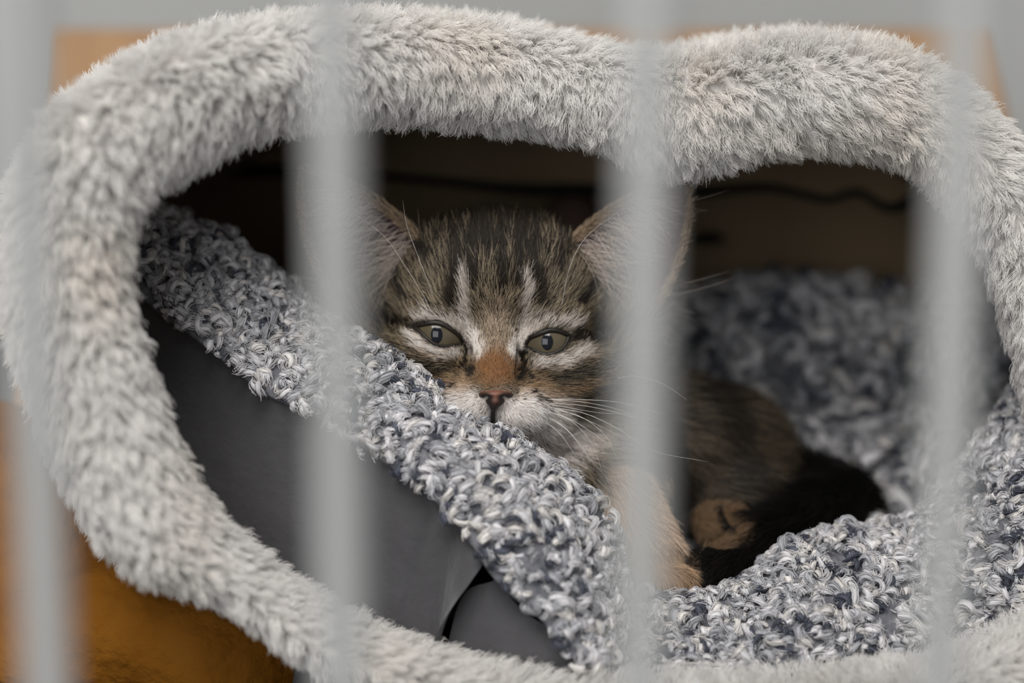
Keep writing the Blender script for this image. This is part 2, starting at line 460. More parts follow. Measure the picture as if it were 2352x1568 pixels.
# plush pile on the rim: clumped locks
def plush_pile(G, clumps, per, length, seed, ring=True):
    rng = np.random.default_rng(seed)
    if ring:
        Nn = unit(np.cross(np.roll(G, -1, 1) - np.roll(G, 1, 1), np.roll(G, -1, 0) - np.roll(G, 1, 0)))
        ctr = G.mean(1, keepdims=True)
        Nn = np.where(((Nn * (G - ctr)).sum(-1) < 0)[..., None], -Nn, Nn)
        jj = np.concatenate([np.arange(NT - 6, NT), np.arange(0, NT // 2 + 6)])
        P, N, A = sample_grid(G[:, jj], Nn[:, jj], clumps, rng)
    else:
        Nn = unit(np.cross(np.gradient(G, axis=0), np.gradient(G, axis=1)))
        out = G - G.mean(1, keepdims=True)
        Nn = np.where(((Nn * out).sum(-1) < 0)[..., None], -Nn, Nn)
        P, N, A = sample_grid(G, Nn, clumps, rng)
    fld = np.stack([0.8 * vnoise(P, 0.3, 11) + 0.25, 0 * P[:, 0], 0.6 * vnoise(P, 0.3, 12) - 0.75], -1)   # drooping swirl
    fld2 = np.stack([vnoise(P, 1.8, 13), vnoise(P, 1.8, 14), vnoise(P, 1.8, 15)], -1)
    D = 1.0 * fld + 0.42 * fld2
    T = D - (D * N).sum(-1, keepdims=True) * N
    lean = 0.55 + 0.35 * rng.random((clumps, 1))
    dirc = unit(N * (1 - lean * 0.45) + T * lean * 1.1)
    a = unit(np.cross(N, np.array([0.3, 0.2, 0.9]))); b = np.cross(N, a)
    L = length * (0.65 + 0.6 * rng.random((clumps, 1)))
    K = 6; s = np.linspace(0, 1, K)
    r0 = np.sqrt(rng.random((clumps, per, 1))) * 0.14; ph = rng.random((clumps, per, 1)) * 6.283
    off = r0 * (np.cos(ph) * a[:, None] + np.sin(ph) * b[:, None])
    curl = unit(np.cross(dirc, N)) * (rng.random((clumps, 1)) - 0.5) * 0.55 * L
    lj = 0.75 + 0.4 * rng.random((clumps, per, 1))
    pts = []
    for k in range(K):
        t = s[k]
        c = P + (N * (0.42 * t * (1 - t) * 1.4)) * L + dirc * L * t + curl * (t ** 2)
        root = P[:, None] + off
        p = root + (c - P)[:, None] * lj + off * (-0.45 * t ** 1.2) + 0.026 * rng.standard_normal((clumps, per, 3)) * t
        pts.append(p)
    H = np.stack(pts, 2).reshape(-1, K, 3)
    base = np.array([0.91, 0.885, 0.86])
    tint = 1 + 0.03 * rng.standard_normal((clumps, 1, 1))
    warm = np.clip(vnoise(P, 0.35, 21), 0, 1)[:, None, None] * np.array([0.0, -0.03, -0.075])
    colr = np.clip(base * tint + warm + 0.015 * rng.standard_normal((clumps, per, 1)), 0.3, 0.95)
    colr = np.repeat(colr.reshape(-1, 1, 3), K, 1)
    rad = 0.0084 * np.array([1, 1, 0.95, 0.85, 0.65, 0.3])
    return H, rad, colr
H, rad, colr = plush_pile(RG, 21000, 12, 0.56, 3)
o = make_hair('plush_pile', cam_to_world(H), rad, colr, M_PLUSHFUR, house)
o['kind'] = 'stuff'
H, rad, colr = plush_pile(SH[:4], 9000, 8, 0.6, 8, ring=False)
hw_ = cam_to_world(H); ok = hw_[:, 0, 2] > 0.4
o = make_hair('shell_pile', hw_[ok], rad * 1.5, colr[ok], M_PLUSHFUR, house)
o['kind'] = 'stuff'

# ------------------------------------------------------------------ bed with curly lining
bed_base = cam_to_world(C(1500, 1600, 64)); bed_base[2] = 0.0
bed = thing('pet_bed', bed_base, 'grey pet bed with curly sherpa lining and charcoal outside, holding the kitten', 'pet bed')
LOW = [(215, 610, 61.6), (285, 660, 61.4), (400, 745, 61.0), (500, 818, 60.5), (610, 905, 59.9), (715, 953, 59.4), (840, 1032, 58.6), (960, 1118, 57.9),
       (1040, 1195, 57.4), (1100, 1278, 57.0), (1165, 1360, 56.8), (1250, 1430, 56.6), (1330, 1530, 56.4)]
UPP = [(240, 430, 64.6), (330, 478, 64.2), (420, 515, 63.8), (520, 575, 63.2), (640, 668, 62.4), (740, 757, 61.6), (860, 815, 60.6), (960, 893, 59.9), (1040, 960, 59.3), (1130, 1005, 58.9),
       (1250, 1078, 58.6), (1345, 1165, 58.4), (1385, 1265, 58.2), (1420, 1520, 58.0)]
low = resample([C(*p) for p in LOW], 60); upp = resample([C(*p) for p in UPP], 60)
mid1 = low * 0.62 + upp * 0.38 + np.array([0, -0.55, 0.10])
mid2 = low * 0.28 + upp * 0.72 + np.array([0, -0.50, 0.12])
back1 = upp + np.array([0.35, 1.0, -0.15]); back2 = upp + np.array([0.3, 2.0, -1.8])
under = low + np.array([0.25, 0.55, 0.18])
GA = patch([under, low, mid1, mid2, upp, back1, back2], 170, 60)
GA = GA + 0.10 * vnoise(GA, 1.3, 31)[..., None] * np.array([0.3, -1, 0.3])
# right-hand mound in front of the tail, rising to the right
RIDGE = [(1300, 1425, 60.2), (1420, 1400, 60.2), (1520, 1380, 60.2), (1600, 1376, 60.2), (1680, 1360, 60.4), (1760, 1312, 60.8), (1830, 1252, 61.3), (1920, 1222, 61.8), (2050, 1216, 62.3),
         (2150, 1160, 62.8), (2250, 1030, 63.4), (2340, 900, 64.2), (2430, 800, 65), (2520, 740, 66)]
ridge = resample([C(*p) for p in RIDGE], 60)
n60 = np.linspace(0, 1, 60)[:, None]
f1 = ridge + np.array([0, -1.3, -0.7]) ; f2 = ridge * np.array([1, 1, 1]) + np.array([0, -2.6, -1.7]) - n60 * np.array([0, 0.8, 0.8])
f3 = ridge + np.array([0, -3.6, -3.0]) - n60 * np.array([0, 1.0, 3.2]); f4 = ridge + np.array([0, -3.6, -5.5]) - n60 * np.array([0, 0.5, 4.5])
b1 = ridge + np.array([0, 0.9, -0.3]); b2 = ridge + np.array([0, 1.8, -1.6])
GB = patch([f4, f3, f2, f1, ridge, b1, b2], 150, 70)
GB = GB + 0.18 * vnoise(GB, 0.9, 32)[..., None] * np.array([0.2, -0.7, 0.7])
# back wall of the bed behind the kitten, and its floor
BK = []
for py, d in ((1420, 62), (1330, 64.5), (1240, 67.5), (1120, 70.5), (980, 73), (850, 74.6), (740, 75.8), (690, 76.6), (700, 78), (800, 79)):
    BK.append([C(px, py + 25 * math.sin(px / 170.0), d - 5.0 * max(0, (px - 2050) / 450.0) ** 1.5 - 3.0 * max(0, (1250 - px) / 900.0)) for px in (900, 1100, 1300, 1500, 1700, 1900, 2080, 2250, 2400)])
GC = patch(BK, 130, 100)
GC = GC + 0.30 * vnoise(GC, 0.7, 33)[..., None] * np.array([0.2, -0.8, 0.6])
allv, allf, off = [], [], 0
for G in (GA, GB, GC):
    allv.append(cam_to_world(G.reshape(-1, 3))); allf.append(grid_faces(G.shape[0], G.shape[1]) + off); off += G.shape[0] * G.shape[1]
av = np.vstack(allv); av[:, 2] = np.maximum(av[:, 2], 0.4)
lining = make_mesh('lining', av, np.vstack(allf), M_LINING, bed)

def curls(G, density, seed, size=1.0, fibres=11):
    rng = np.random.default_rng(seed)
    Nn = grid_normals(G)
    A = np.linalg.norm(np.cross(G[1:, :-1] - G[:-1, :-1], G[:-1, 1:] - G[:-1, :-1]), axis=-1).sum()
    n = int(A * density)
    P, N, _ = sample_grid(G, Nn, n, rng)
    up = unit(N + 0.45 * rng.standard_normal((n, 3)))
    a0 = unit(np.cross(up, rng.standard_normal((n, 3)))); b0 = np.cross(up, a0)
    r = size * (0.07 + 0.13 * rng.random(n)); span = 1.4 + 2.8 * rng.random(n); start = -0.8 + 1.2 * rng.random(n)
    tr = size * (0.045 + 0.045 * rng.random(n)); pitch = size * (0.02 + 0.07 * rng.random(n)) * rng.choice([-1, 1], n)
    K, Sd = 8, 6
    s = np.linspace(0, 1, K)
    light = np.array([0.63, 0.615, 0.625]); midc = np.array([0.41, 0.41, 0.43]); dark = np.array([0.085, 0.09, 0.115]); cream = np.array([0.67, 0.64, 0.615])
    u = rng.random(n) + 0.22 * vnoise(P, 1.3, 5)
    cl = np.where((u < 0.44)[:, None], light, np.where((u < 0.58)[:, None], cream, np.where((u < 0.905)[:, None], midc, dark)))
    cl = np.clip(cl * (1 + 0.09 * rng.standard_normal((n, 1))), 0.02, 0.85)
    path = []
    wob = 0.35 * rng.standard_normal((n, 3)) * r[:, None]
    for k in range(K):
        ph = start + span * s[k]; rq = r * (1 - 0.3 * s[k])
        path.append(P + up * (r * 0.35 + rq * np.sin(ph) + 0.02)[:, None] + a0 * (rq * np.cos(ph))[:, None] * 1.3 + b0 * (pitch * ph)[:, None] + wob * math.sin(3.1 * s[k]))
    path = np.stack(path, 1)
    t = unit(np.gradient(path, axis=1)); e1 = unit(np.cross(t, b0[:, None] + 0 * t)); e2 = np.cross(t, e1)
    taper = np.array([0.6, 0.9, 1.05, 1.1, 1.1, 1.0, 0.75, 0.2])
    ang = np.linspace(0, 2 * math.pi, Sd, endpoint=False)
    flat = 1.45
    rw = (tr[:, None] * taper)[:, :, None, None]
    V = path[:, :, None] + 0.62 * rw * (e1[:, :, None] * np.cos(ang)[None, None, :, None] * 0.8 + flat * e2[:, :, None] * np.sin(ang)[None, None, :, None])
    bf = grid_faces(K, Sd, False, True)
    F = (bf[None] + (np.arange(n) * K * Sd)[:, None, None]).reshape(-1, 4)
    Cc = np.repeat(cl, K * Sd, 0)
    # fine fibres wound along each lock
    al = rng.random((n, fibres, 1)) * 6.283 + (rng.random((n, 1, 1)) * 3 + 0.5) * s[None, None, :]
    rho = (tr[:, None, None] * (0.35 + 1.05 * rng.random((n, fibres, 1)))) * (0.85 + 0.6 * s[None, None, :] ** 2)
    H = path[:, None] + (rho * np.cos(al) * 0.85)[..., None] * e1[:, None] + (flat * rho * np.sin(al))[..., None] * e2[:, None] + 0.010 * rng.standard_normal((n, fibres, K, 3))
    HC = np.clip(cl[:, None, None] * (1 + 0.08 * rng.standard_normal((n, fibres, 1, 1))), 0.02, 0.88) + np.zeros((1, 1, K, 1))
    return V.reshape(-1, 3), F, Cc, H.reshape(-1, K, 3), HC.reshape(-1, K, 3)
cv, cf, cc, off, hh, hc_ = [], [], [], 0, [], []
for G, dens, seed, size in ((GA[6:], 26, 41, 1.04), (GB, 24, 42, 1.04), (GC[22:], 5.5, 43, 2.2)):
    V, F, K_, H_, HC_ = curls(G, dens, seed, size)
    cv.append(cam_to_world(V)); cf.append(F + off); cc.append(K_); off += len(V); hh.append(cam_to_world(H_)); hc_.append(HC_)
o = make_mesh('curly_pile', np.vstack(cv), np.vstack(cf), M_CURL, bed, color=np.vstack(cc))
o['kind'] = 'stuff'
o = make_hair('pile_fibres', np.concatenate(hh), 0.0125 * np.array([0.7, 1, 1, 1, 1, 0.9, 0.7, 0.3]), np.concatenate(hc_), M_FIBRE, bed)
o['kind'] = 'stuff'

# charcoal outside of the bed: from the lower lining edge down to the tray
edge = low[:50] + np.array([0.1, 0.12, 0.12])
lowpx, lowpy = to_px(edge)
drop1 = C(lowpx + 30, lowpy + 130, edge[:, 1] + 0.35); lf = np.clip((900 - lowpx) / 650.0, 0, 1)
drop2 = C(lowpx + 20 + 40 * lf, lowpy + 330, edge[:, 1] + 0.5); drop3 = C(lowpx - 20 + 190 * lf, lowpy + 620, edge[:, 1] + 0.4); drop4 = C(lowpx - 40 + 400 * lf, lowpy + 900, edge[:, 1] + 0.3)
# the panel turns a corner near its right end
corner = C(np.array([1108., 1075, 1040, 1000, 960]), np.array([1298., 1345, 1392, 1460, 1560]), np.array([57.3, 57.2, 57.1, 57.0, 57.0]))
rowsP = []
for k, rr in enumerate((edge, drop1, drop2, drop3, drop4)):
    rr = rr.copy()
    cut = corner[k]
    keep = rr[:, 0] < cut[0] - 0.4
    rowsP.append(np.vstack([rr[keep], cut]))
GD = patch(rowsP, 120, 60)
GD = GD + 0.10 * vnoise(GD, 0.55, 51)[..., None] * np.array([0, -1, 0.2])
dl = np.abs((GD[..., 0] - GD[:, -1:, 0]) + 1.15)
GD[..., 1] += 0.12 * np.exp(-(dl / 0.16) ** 2)
GDw = cam_to_world(GD.reshape(-1, 3)); GDw[:, 2] = np.maximum(GDw[:, 2], 0.3)
o = make_mesh('outer_panel', GDw, grid_faces(60, 120), M_CHAR, bed)
# second panel beyond the corner
c2 = corner + np.array([0.15, 0.9, 0.0])
r2 = C(np.array([1140., 1200, 1280, 1400]), np.array([1330., 1400, 1450, 1500]), np.array([57.6, 57.4, 57.2, 57.2]))
bot = C(np.array([1000., 1120, 1280, 1420]), np.array([1640.] * 4), np.array([57.8, 57.6, 57.4, 57.2]))
GE = patch([resample(r2, 20), resample(np.vstack([c2[2:3], (r2[1] + bot[1]) / 2, (r2[2] + bot[2]) / 2, (r2[3] + bot[3]) / 2]), 20), resample(bot, 20)], 40, 24)
GEw = cam_to_world(GE.reshape(-1, 3)); GEw[:, 2] = np.maximum(GEw[:, 2], 0.3)
make_mesh('end_panel', GEw, grid_faces(24, 40), M_CHAR, bed)

# ------------------------------------------------------------------ kitten
EYE_L = np.array([(951, 749), (970, 744), (987, 741), (1005, 741), (1021, 746), (1036, 756), (1049, 766), (1059, 778), (1064, 787), (1054, 791), (1039, 793),
                  (1027, 795), (1014, 794), (998, 789), (984, 779), (970, 766), (958, 755)], float)
EYE_R = np.array([(1208, 795), (1217, 776), (1232, 769), (1247, 763), (1264, 758), (1281, 759), (1295, 764), (1306, 771), (1302, 785), (1295, 796), (1284, 805),
                  (1271, 811), (1257, 813), (1244, 811), (1232, 806), (1222, 801)], float)
EYES = [dict(poly=EYE_L, c=(1008, 769), pup=(1003, 769)), dict(poly=EYE_R, c=(1258, 786), pup=(1257, 785))]
EYE_D, EYE_RAD = 61.50, 0.80

def poly_sd(x, y, poly):
    """signed distance in px, negative inside"""
    d = np.full(np.shape(x), 1e9); ins = np.zeros(np.shape(x), bool)
    for a, b in zip(poly, np.roll(poly, -1, 0)):
        e = b - a
        t = np.clip(((x - a[0]) * e[0] + (y - a[1]) * e[1]) / (e @ e), 0, 1)
        d = np.minimum(d, np.hypot(x - a[0] - t * e[0], y - a[1] - t * e[1]))
        c = ((a[1] > y) != (b[1] > y)) & (x < (b[0] - a[0]) * (y - a[1]) / (b[1] - a[1] + 1e-12) + a[0])
        ins ^= c
    return np.where(ins, -d, d)

# ears: cupped triangular shells
def ear_frame(inner, outer, tip):
    inner, outer, tip = (np.asarray(p, float) for p in (inner, outer, tip))
    base = (inner + outer) / 2
    b = tip - base; Hh = np.linalg.norm(b); b = b / Hh
    a = outer - inner; a = a - (a @ b) * b; a = unit(a)
    skew = ((outer - inner) @ b) / 2
    c = np.cross(a, b); c = c if c[1] < 0 else -c      # towards the camera
    W_ = abs((outer - inner) @ a) / 2
    return base, a, b, c, W_, Hh, skew
EARS = [ear_frame(C(985, 560, 62.6), C(800, 735, 63.2), C(697, 382, 62.2)), ear_frame(C(1285, 572, 62.6), C(1475, 750, 63.2), C(1580, 410, 62.2))]
def ear_local(e, P):
    base, a, b, c, W_, Hh, skew = e
    q = P - base
    return q @ a, q @ b, q @ c
def ear_sdf(e, X, Y, Z):
    base, a, b, c, W_, Hh, skew = e
    qx, qy, qz = X - base[0], Y - base[1], Z - base[2]
    A = qx * a[0] + qy * a[1] + qz * a[2]; B = qx * b[0] + qy * b[1] + qz * b[2]; Cc = qx * c[0] + qy * c[1] + qz * c[2]
    t = np.clip(B / Hh, -0.35, 1.0)
    w = W_ * np.where(t > 0, (1 - np.clip(t, 0, 1) ** 1.9) ** 0.8, 1 + 0.0 * t)
    u = A / np.maximum(w, 0.12)
    cup = 1.05 * (1 - 0.75 * np.clip(t, 0, 1))
    c0 = -cup * (1 - np.clip(u * u, 0, 1.6)) + 0.25
    th_ = 0.10 + 0.05 * (1 - np.clip(t, 0, 1))
    d = np.maximum(np.abs(Cc - c0) * 0.75 - th_, np.maximum(np.abs(A) - w, np.maximum(-0.35 * Hh - B, B - Hh)))
    return d

S = SDF((-6.4, 57.6, -9.2), (12.6, 72.5, 6.0), 0.085)
E = lambda px, py, d, r, k=0.35, rot=0.0: S.ell(C(px, py, d), r, k, rot)
K_ = lambda p, q, ra, rb, k=0.35: S.cap(C(*p), C(*q), ra, rb, k)
# body, legs and tail first
E(1340, 1090, 65.2, (2.3, 2.5, 2.5), 0.8)
E(1500, 1040, 67.5, (2.7, 2.6, 2.4), 0.8)
E(1635, 1065, 68.8, (2.4, 2.6, 2.3), 0.8)
K_((1150, 850, 65.2), (1330, 1050, 65.5), 2.3, 2.3, 0.8)
K_((1395, 1120, 63.2), (1490, 1270, 61.9), 1.15, 0.85, 0.5)
E(1530, 1330, 61.4, (0.75, 0.8, 0.5), 0.3)
K_((1250, 1120, 63.0), (1290, 1330, 62.0), 1.1, 0.8, 0.5)
E(1300, 1390, 61.6, (0.7, 0.8, 0.5), 0.3)
E(1660, 1130, 66.8, (1.6, 1.6, 1.3), 0.5)
E(1650, 1200, 65.0, (0.8, 1.0, 0.62), 0.3)
E(1632, 1222, 64.3, (0.42, 0.4, 0.45), 0.10)
E(1690, 1190, 64.3, (0.45, 0.4, 0.5), 0.10)
K_((1800, 1090, 69.5), (1955, 1150, 67.8), 0.8, 0.85, 0.4)
K_((1955, 1150, 67.8), (1860, 1180, 65.8), 0.85, 0.85, 0.3)
K_((1860, 1180, 65.8), (1740, 1260, 63.6), 0.85, 0.85, 0.3)
K_((1740, 1265, 63.6), (1640, 1318, 62.4), 0.85, 0.75, 0.3)
# head
E(1137, 672, 63.6, (2.95, 3.15, 2.05), 0.5)
for sx, dy in ((-1, -6), (1, 6)):
    E(1137 + sx * 172, 838 + dy, 62.5, (1.12, 1.4, 1.05), 0.6)
    E(1137 + sx * 118, 722 + dy, 61.55, (1.0, 0.75, 0.42), 0.35, rot=-sx * 0.15)
    E(1137 + sx * 122, 828 + dy, 61.45, (0.85, 0.62, 0.36), 0.35, rot=sx * 0.2)
    E(1138 + sx * 56, 935 + dy, 60.05, (0.80, 0.80, 0.58), 0.22)
    E(1138 + sx * 20, 915, 59.45, (0.30, 0.30, 0.28), 0.15)
E(1140, 940, 62.2, (2.1, 1.7, 1.5), 0.6)
K_((1135, 760, 61.2), (1138, 868, 59.75), 0.60, 0.47, 0.35)
E(1138, 888, 59.45, (0.50, 0.36, 0.30), 0.25)
E(1146, 1005, 60.8, (0.85, 0.8, 0.55), 0.3)
for ey in EYES:
    S.ell(C(*ey['c'], EYE_D), (0.92, 0.90, 0.90), 0.22)      # lids lie on the eyeballs
# ears
for e in EARS:
    base, a, b, c, W_, Hh, skew = e
    pts = np.array([base, base + a * W_ * 1.4, base - a * W_ * 1.4, base + b * Hh])
    sl, (X, Y, Z) = S.region(pts.min(0) - 0.8, pts.max(0) + 0.8, 0.8)
    S.union(sl, ear_sdf(e, X, Y, Z), 0.25)
# eye openings carved to the eyeballs
for ey in EYES:
    c = C(*ey['c'], EYE_D)
    sl, (X, Y, Z) = S.region(c - 1.3, c + 1.3, 0.3)
    PX, PY = IMG_W / 2 + X / Y * FPX, IMG_H / 2 - Z / Y * FPX
    sd = poly_sd(PX, PY, ey['poly']) / 84.0
    carve = np.maximum(sd, Y - EYE_D)
    S.f[sl] = np.maximum(S.f[sl], -carve)
pv, q = S.mesh()
# fairing along the surface
def smooth_mesh(v, q, it, lam=0.5):
    e = np.vstack([q[:, [0, 1]], q[:, [1, 2]], q[:, [2, 3]], q[:, [3, 0]]])
    cnt = np.bincount(e.ravel(), minlength=len(v))[:, None]
    for _ in range(it):
        acc = np.zeros_like(v)
        for k in range(3):
            acc[:, k] = np.bincount(e[:, 0], v[e[:, 1], k], len(v)) + np.bincount(e[:, 1], v[e[:, 0], k], len(v))
        v = v + lam * (acc / np.maximum(cnt, 1) - v)
    return v
pv = smooth_mesh(pv, q, 3)

SKINP = dict()
def seg_dist(px, py, pts):
    d = np.full(np.shape(px), 1e9)
    for a, b in zip(pts[:-1], pts[1:]):
        a, b = np.array(a, float), np.array(b, float); e = b - a
        t = np.clip(((px - a[0]) * e[0] + (py - a[1]) * e[1]) / (e @ e), 0, 1)
        d = np.minimum(d, np.hypot(px - a[0] - t * e[0], py - a[1] - t * e[1]))
    return d

TAN, TANL, DARK = srgb(157, 142, 118), srgb(205, 188, 160), srgb(44, 36, 28)
PALE, ORANGE, GOLD, WHITE = srgb(243, 230, 220), srgb(142, 100, 64), srgb(168, 140, 108), srgb(246, 234, 227)
BLACK, CREAM, MAUVE = srgb(20, 17, 15), srgb(214, 184, 156), srgb(98, 77, 79)
def sstep(a, b, x):
    t = np.clip((x - a) / (b - a), 0, 1); return t * t * (3 - 2 * t)

def coat(P, N, rng):
    """colour of the coat at camera-frame points: light, dark-hair share, and hair length"""
    n = len(P); px, py = to_px(P)
    jx = px + 7 * vnoise(P, 7.0, 61); jy = py + 7 * vnoise(P, 7.0, 62)
    col = np.tile(TAN, (n, 1)); dark = np.full(n, 0.36); L = np.full(n, 0.42)
    head = (P[:, 1] < 66.3) & (px < 1480 - 0.25 * np.maximum(0, py - 750)) & (py < 1130)
    # ---- head ground colours
    up = sstep(700, 540, jy); dark = np.where(head, 0.42 + 0.42 * up, dark); L = np.where(head, 0.38 + 0.42 * sstep(680, 520, py), L)
    side = sstep(190, 290, np.abs(jx - 1137)); L = np.where(head, L + 0.42 * side * sstep(640, 760, py), L)
    def paint(mask, c, dk=None):
        nonlocal col, dark
        m = (mask * head)[:, None]
        col = col * (1 - m) + np.asarray(c) * m
        if dk is not None: dark = dark * (1 - m[:, 0]) + dk * m[:, 0]
    def blob(x, y, rx, ry, soft=0.55):
        return sstep(1 + soft, 1 - soft, np.hypot((jx - x) / rx, (jy - y) / ry))
    def stroke(pts, w, soft=0.8):
        return sstep(w * (1 + soft), w * (1 - soft), seg_dist(jx, jy, pts))
    # cheeks and muzzle
    paint(blob(985, 850, 95, 45), GOLD * 0.9, 0.38); paint(blob(1300, 868, 95, 45), GOLD * 0.9, 0.38)
    paint(blob(1040, 880, 50, 26), GOLD, 0.12); paint(blob(1240, 890, 55, 28), GOLD, 0.14)
    paint(stroke([(920, 815), (975, 838), (1030, 842)], 14), TAN * 0.75, 0.68)
    paint(stroke([(1270, 868), (1320, 850), (1385, 845)], 17), TAN * 0.75, 0.72)
    paint(stroke([(1330, 905), (1400, 890)], 13), TAN * 0.8, 0.65)
    paint(blob(1060, 935, 68, 40), WHITE, 0.03); paint(blob(1205, 950, 95, 46), WHITE, 0.03); paint(blob(1270, 1000, 90, 42), WHITE * 0.95, 0.06)
    paint(blob(1200, 1030, 120, 50), WHITE * 0.9, 0.08)
    # nose bridge
    paint(blob(1139, 760, 34, 70), srgb(176, 156, 134), 0.22)
    paint(blob(1139, 848, 52, 46), ORANGE, 0.05)
    # pale marks round the eyes
    for pts, w, k in (([(1066, 640), (1070, 690), (1078, 745), (1098, 800)], 11, 0.76), ([(1058, 742), (1080, 772), (1096, 805)], 17, 1.0),
                   ([(958, 728), (990, 725), (1030, 737), (1060, 756)], 9, 0.72), ([(950, 775), (968, 790), (1005, 808), (1045, 812)], 13, 1.0),
                   ([(1207, 650), (1203, 700), (1196, 755), (1182, 808)], 11, 0.76), ([(1220, 750), (1200, 778), (1184, 810)], 17, 1.0),
                   ([(1215, 750), (1250, 741), (1300, 743), (1325, 752)], 9, 0.72), ([(1232, 830), (1270, 833), (1308, 821), (1332, 806)], 14, 0.95)):
        paint(stroke(pts, w), PALE * k, 0.06 + 0.3 * (1 - k))
    # dark tabby marks
    for pts, w in (([(1042, 708), (1041, 670), (1052, 615), (1050, 570), (1040, 525)], 11), ([(1090, 668), (1086, 620), (1092, 560), (1085, 510)], 9),
                   ([(1118, 600), (1116, 540), (1122, 500)], 13), ([(1156, 668), (1150, 610), (1152, 545), (1148, 500)], 11), ([(1186, 668), (1192, 610), (1196, 550), (1185, 500)], 10),
                   ([(1234, 702), (1232, 665), (1222, 620), (1226, 570), (1222, 520)], 11), ([(868, 752), (900, 745), (938, 748)], 9), ([(1318, 774), (1360, 782), (1430, 778)], 11),
                   ([(1064, 792), (1074, 815), (1066, 838), (1060, 846)], 5), ([(1203, 806), (1199, 828), (1208, 856), (1213, 866)], 5), ([(1084, 848), (1083, 862)], 6), ([(1194, 850), (1195, 870)], 6),
                   ([(950, 560), (985, 620)], 9), ([(1300, 590), (1275, 640)], 9), ([(905, 640), (935, 690)], 9), ([(1365, 660), (1330, 700)], 9)):
        paint(stroke(pts, w * 1.05, 0.7), DARK * 0.5, 0.97)
    for x, y in ((1046, 887), (1030, 900), (1218, 898), (1232, 912), (1246, 914), (1030, 915)):
        paint(blob(x, y, 6, 5), DARK * 0.6, 0.9)
    # top of the crown nearly black
    crown = sstep(560, 505, jy) * sstep(150, 90, np.abs(jx - 1137))
    paint(crown * 0.75, DARK * 0.8, 0.9)
    # lengths: short on the nose, long on the cheeks
    nose_d = np.hypot(px - 1138, (py - 870) * 0.8)
    L = np.where(head, L * (0.22 + 0.78 * sstep(35, 190, nose_d)), L)
    for ey in EYES:
        e = poly_sd(px, py, ey['poly']); L = np.where(head, L * (0.35 + 0.65 * sstep(0, 45, e)), L)
        near = sstep(9, 2, e) * head
        col = col * (1 - near[:, None]) + DARK * 0.4 * near[:, None]; dark = dark * (1 - near) + near
    # chin and throat
    thr = head & (py > 1010); L = np.where(thr, 0.7, L)
    # ---- ears
    ear = np.zeros(n, bool); inside = np.zeros(n)
    for e in EARS:
        A, B, Cz = ear_local(e, P)
        d = ear_sdf(e, P[:, 0], P[:, 1], P[:, 2])
        on = (d < 0.16) & (B > 0.35) & (np.abs(A) < e[4] * 1.1)
        ear |= on
        t = np.clip(B / e[5], 0, 1); w = e[4] * (1 - t ** 1.9) ** 0.8
        facing = (N @ e[3]) > 0.05
        ins = on & facing & (np.abs(A) < w - 0.22)
        inside = np.where(ins, 1.0, inside)
    col = np.where((ear & (inside < 0.5))[:, None], srgb(176, 152, 126), col); dark = np.where(ear, 0.22, dark); L = np.where(ear, 0.20, L)
    col = np.where((inside > 0.5)[:, None], MAUVE, col); dark = np.where(inside > 0.5, 0.03, dark); L = np.where(inside > 0.5, 0.22, L)
    # ---- body
    body = ~head & ~ear
    stripes = 0.5 + 0.5 * np.sin(P[:, 0] * 2.6 + 1.4 * vnoise(P, 0.5, 66) + P[:, 2] * 0.9)
    col = np.where(body[:, None], srgb(98, 86, 70), col); dark = np.where(body, 0.5 + 0.48 * sstep(0.35, 0.7, stripes), dark); L = np.where(body, 0.85, L)
    leg = body & (px < 1610) & (py > 1060) & (P[:, 1] < 64.6)
    col = np.where(leg[:, None], CREAM, col); dark = np.where(leg, 0.05, dark); L = np.where(leg, 0.55, L)
    fpaw = leg & (py > 1240); col = np.where(fpaw[:, None], srgb(188, 156, 124), col); L = np.where(fpaw, 0.4, L)
    hp = body & (np.hypot((px - 1660) / 75.0, (py - 1203) / 58.0) < 1) & (P[:, 1] < 66)
    col = np.where(hp[:, None], srgb(116, 92, 68), col); dark = np.where(hp, 0.2, dark); L = np.where(hp, 0.18, L)
    toe_crease_shade = hp & (seg_dist(px, py, [(1650, 1170), (1662, 1200), (1680, 1222)]) < 9)  # shade between the hind toes, painted into the coat as a black stroke
    col = np.where(toe_crease_shade[:, None], BLACK, col); dark = np.where(toe_crease_shade, 1.0, dark)
    tail_d = np.minimum(seg_dist(px, py, [(1955, 1150), (1860, 1180), (1740, 1260), (1625, 1325)]) / 1.0, 1e9)
    tl = body & ~hp & ~leg & (((tail_d < 85) & (P[:, 1] < 67 - (py - 1150) * 0.018)) | (px > 1815))
    col = np.where(tl[:, None], BLACK * 0.7, col); dark = np.where(tl, 0.05, dark); L = np.where(tl, 0.75, L)
    return col, dark, L, head, ear, inside, leg, tl, px, py

tri = np.vstack([q[:, [0, 1, 2]], q[:, [0, 2, 3]]])
fn = np.cross(pv[tri[:, 1]] - pv[tri[:, 0]], pv[tri[:, 2]] - pv[tri[:, 0]])
vn = np.zeros_like(pv)
for k in range(3):
    for c_ in range(3):
        vn[:, c_] += np.bincount(tri[:, k], fn[:, c_], len(pv))
vn = unit(vn)
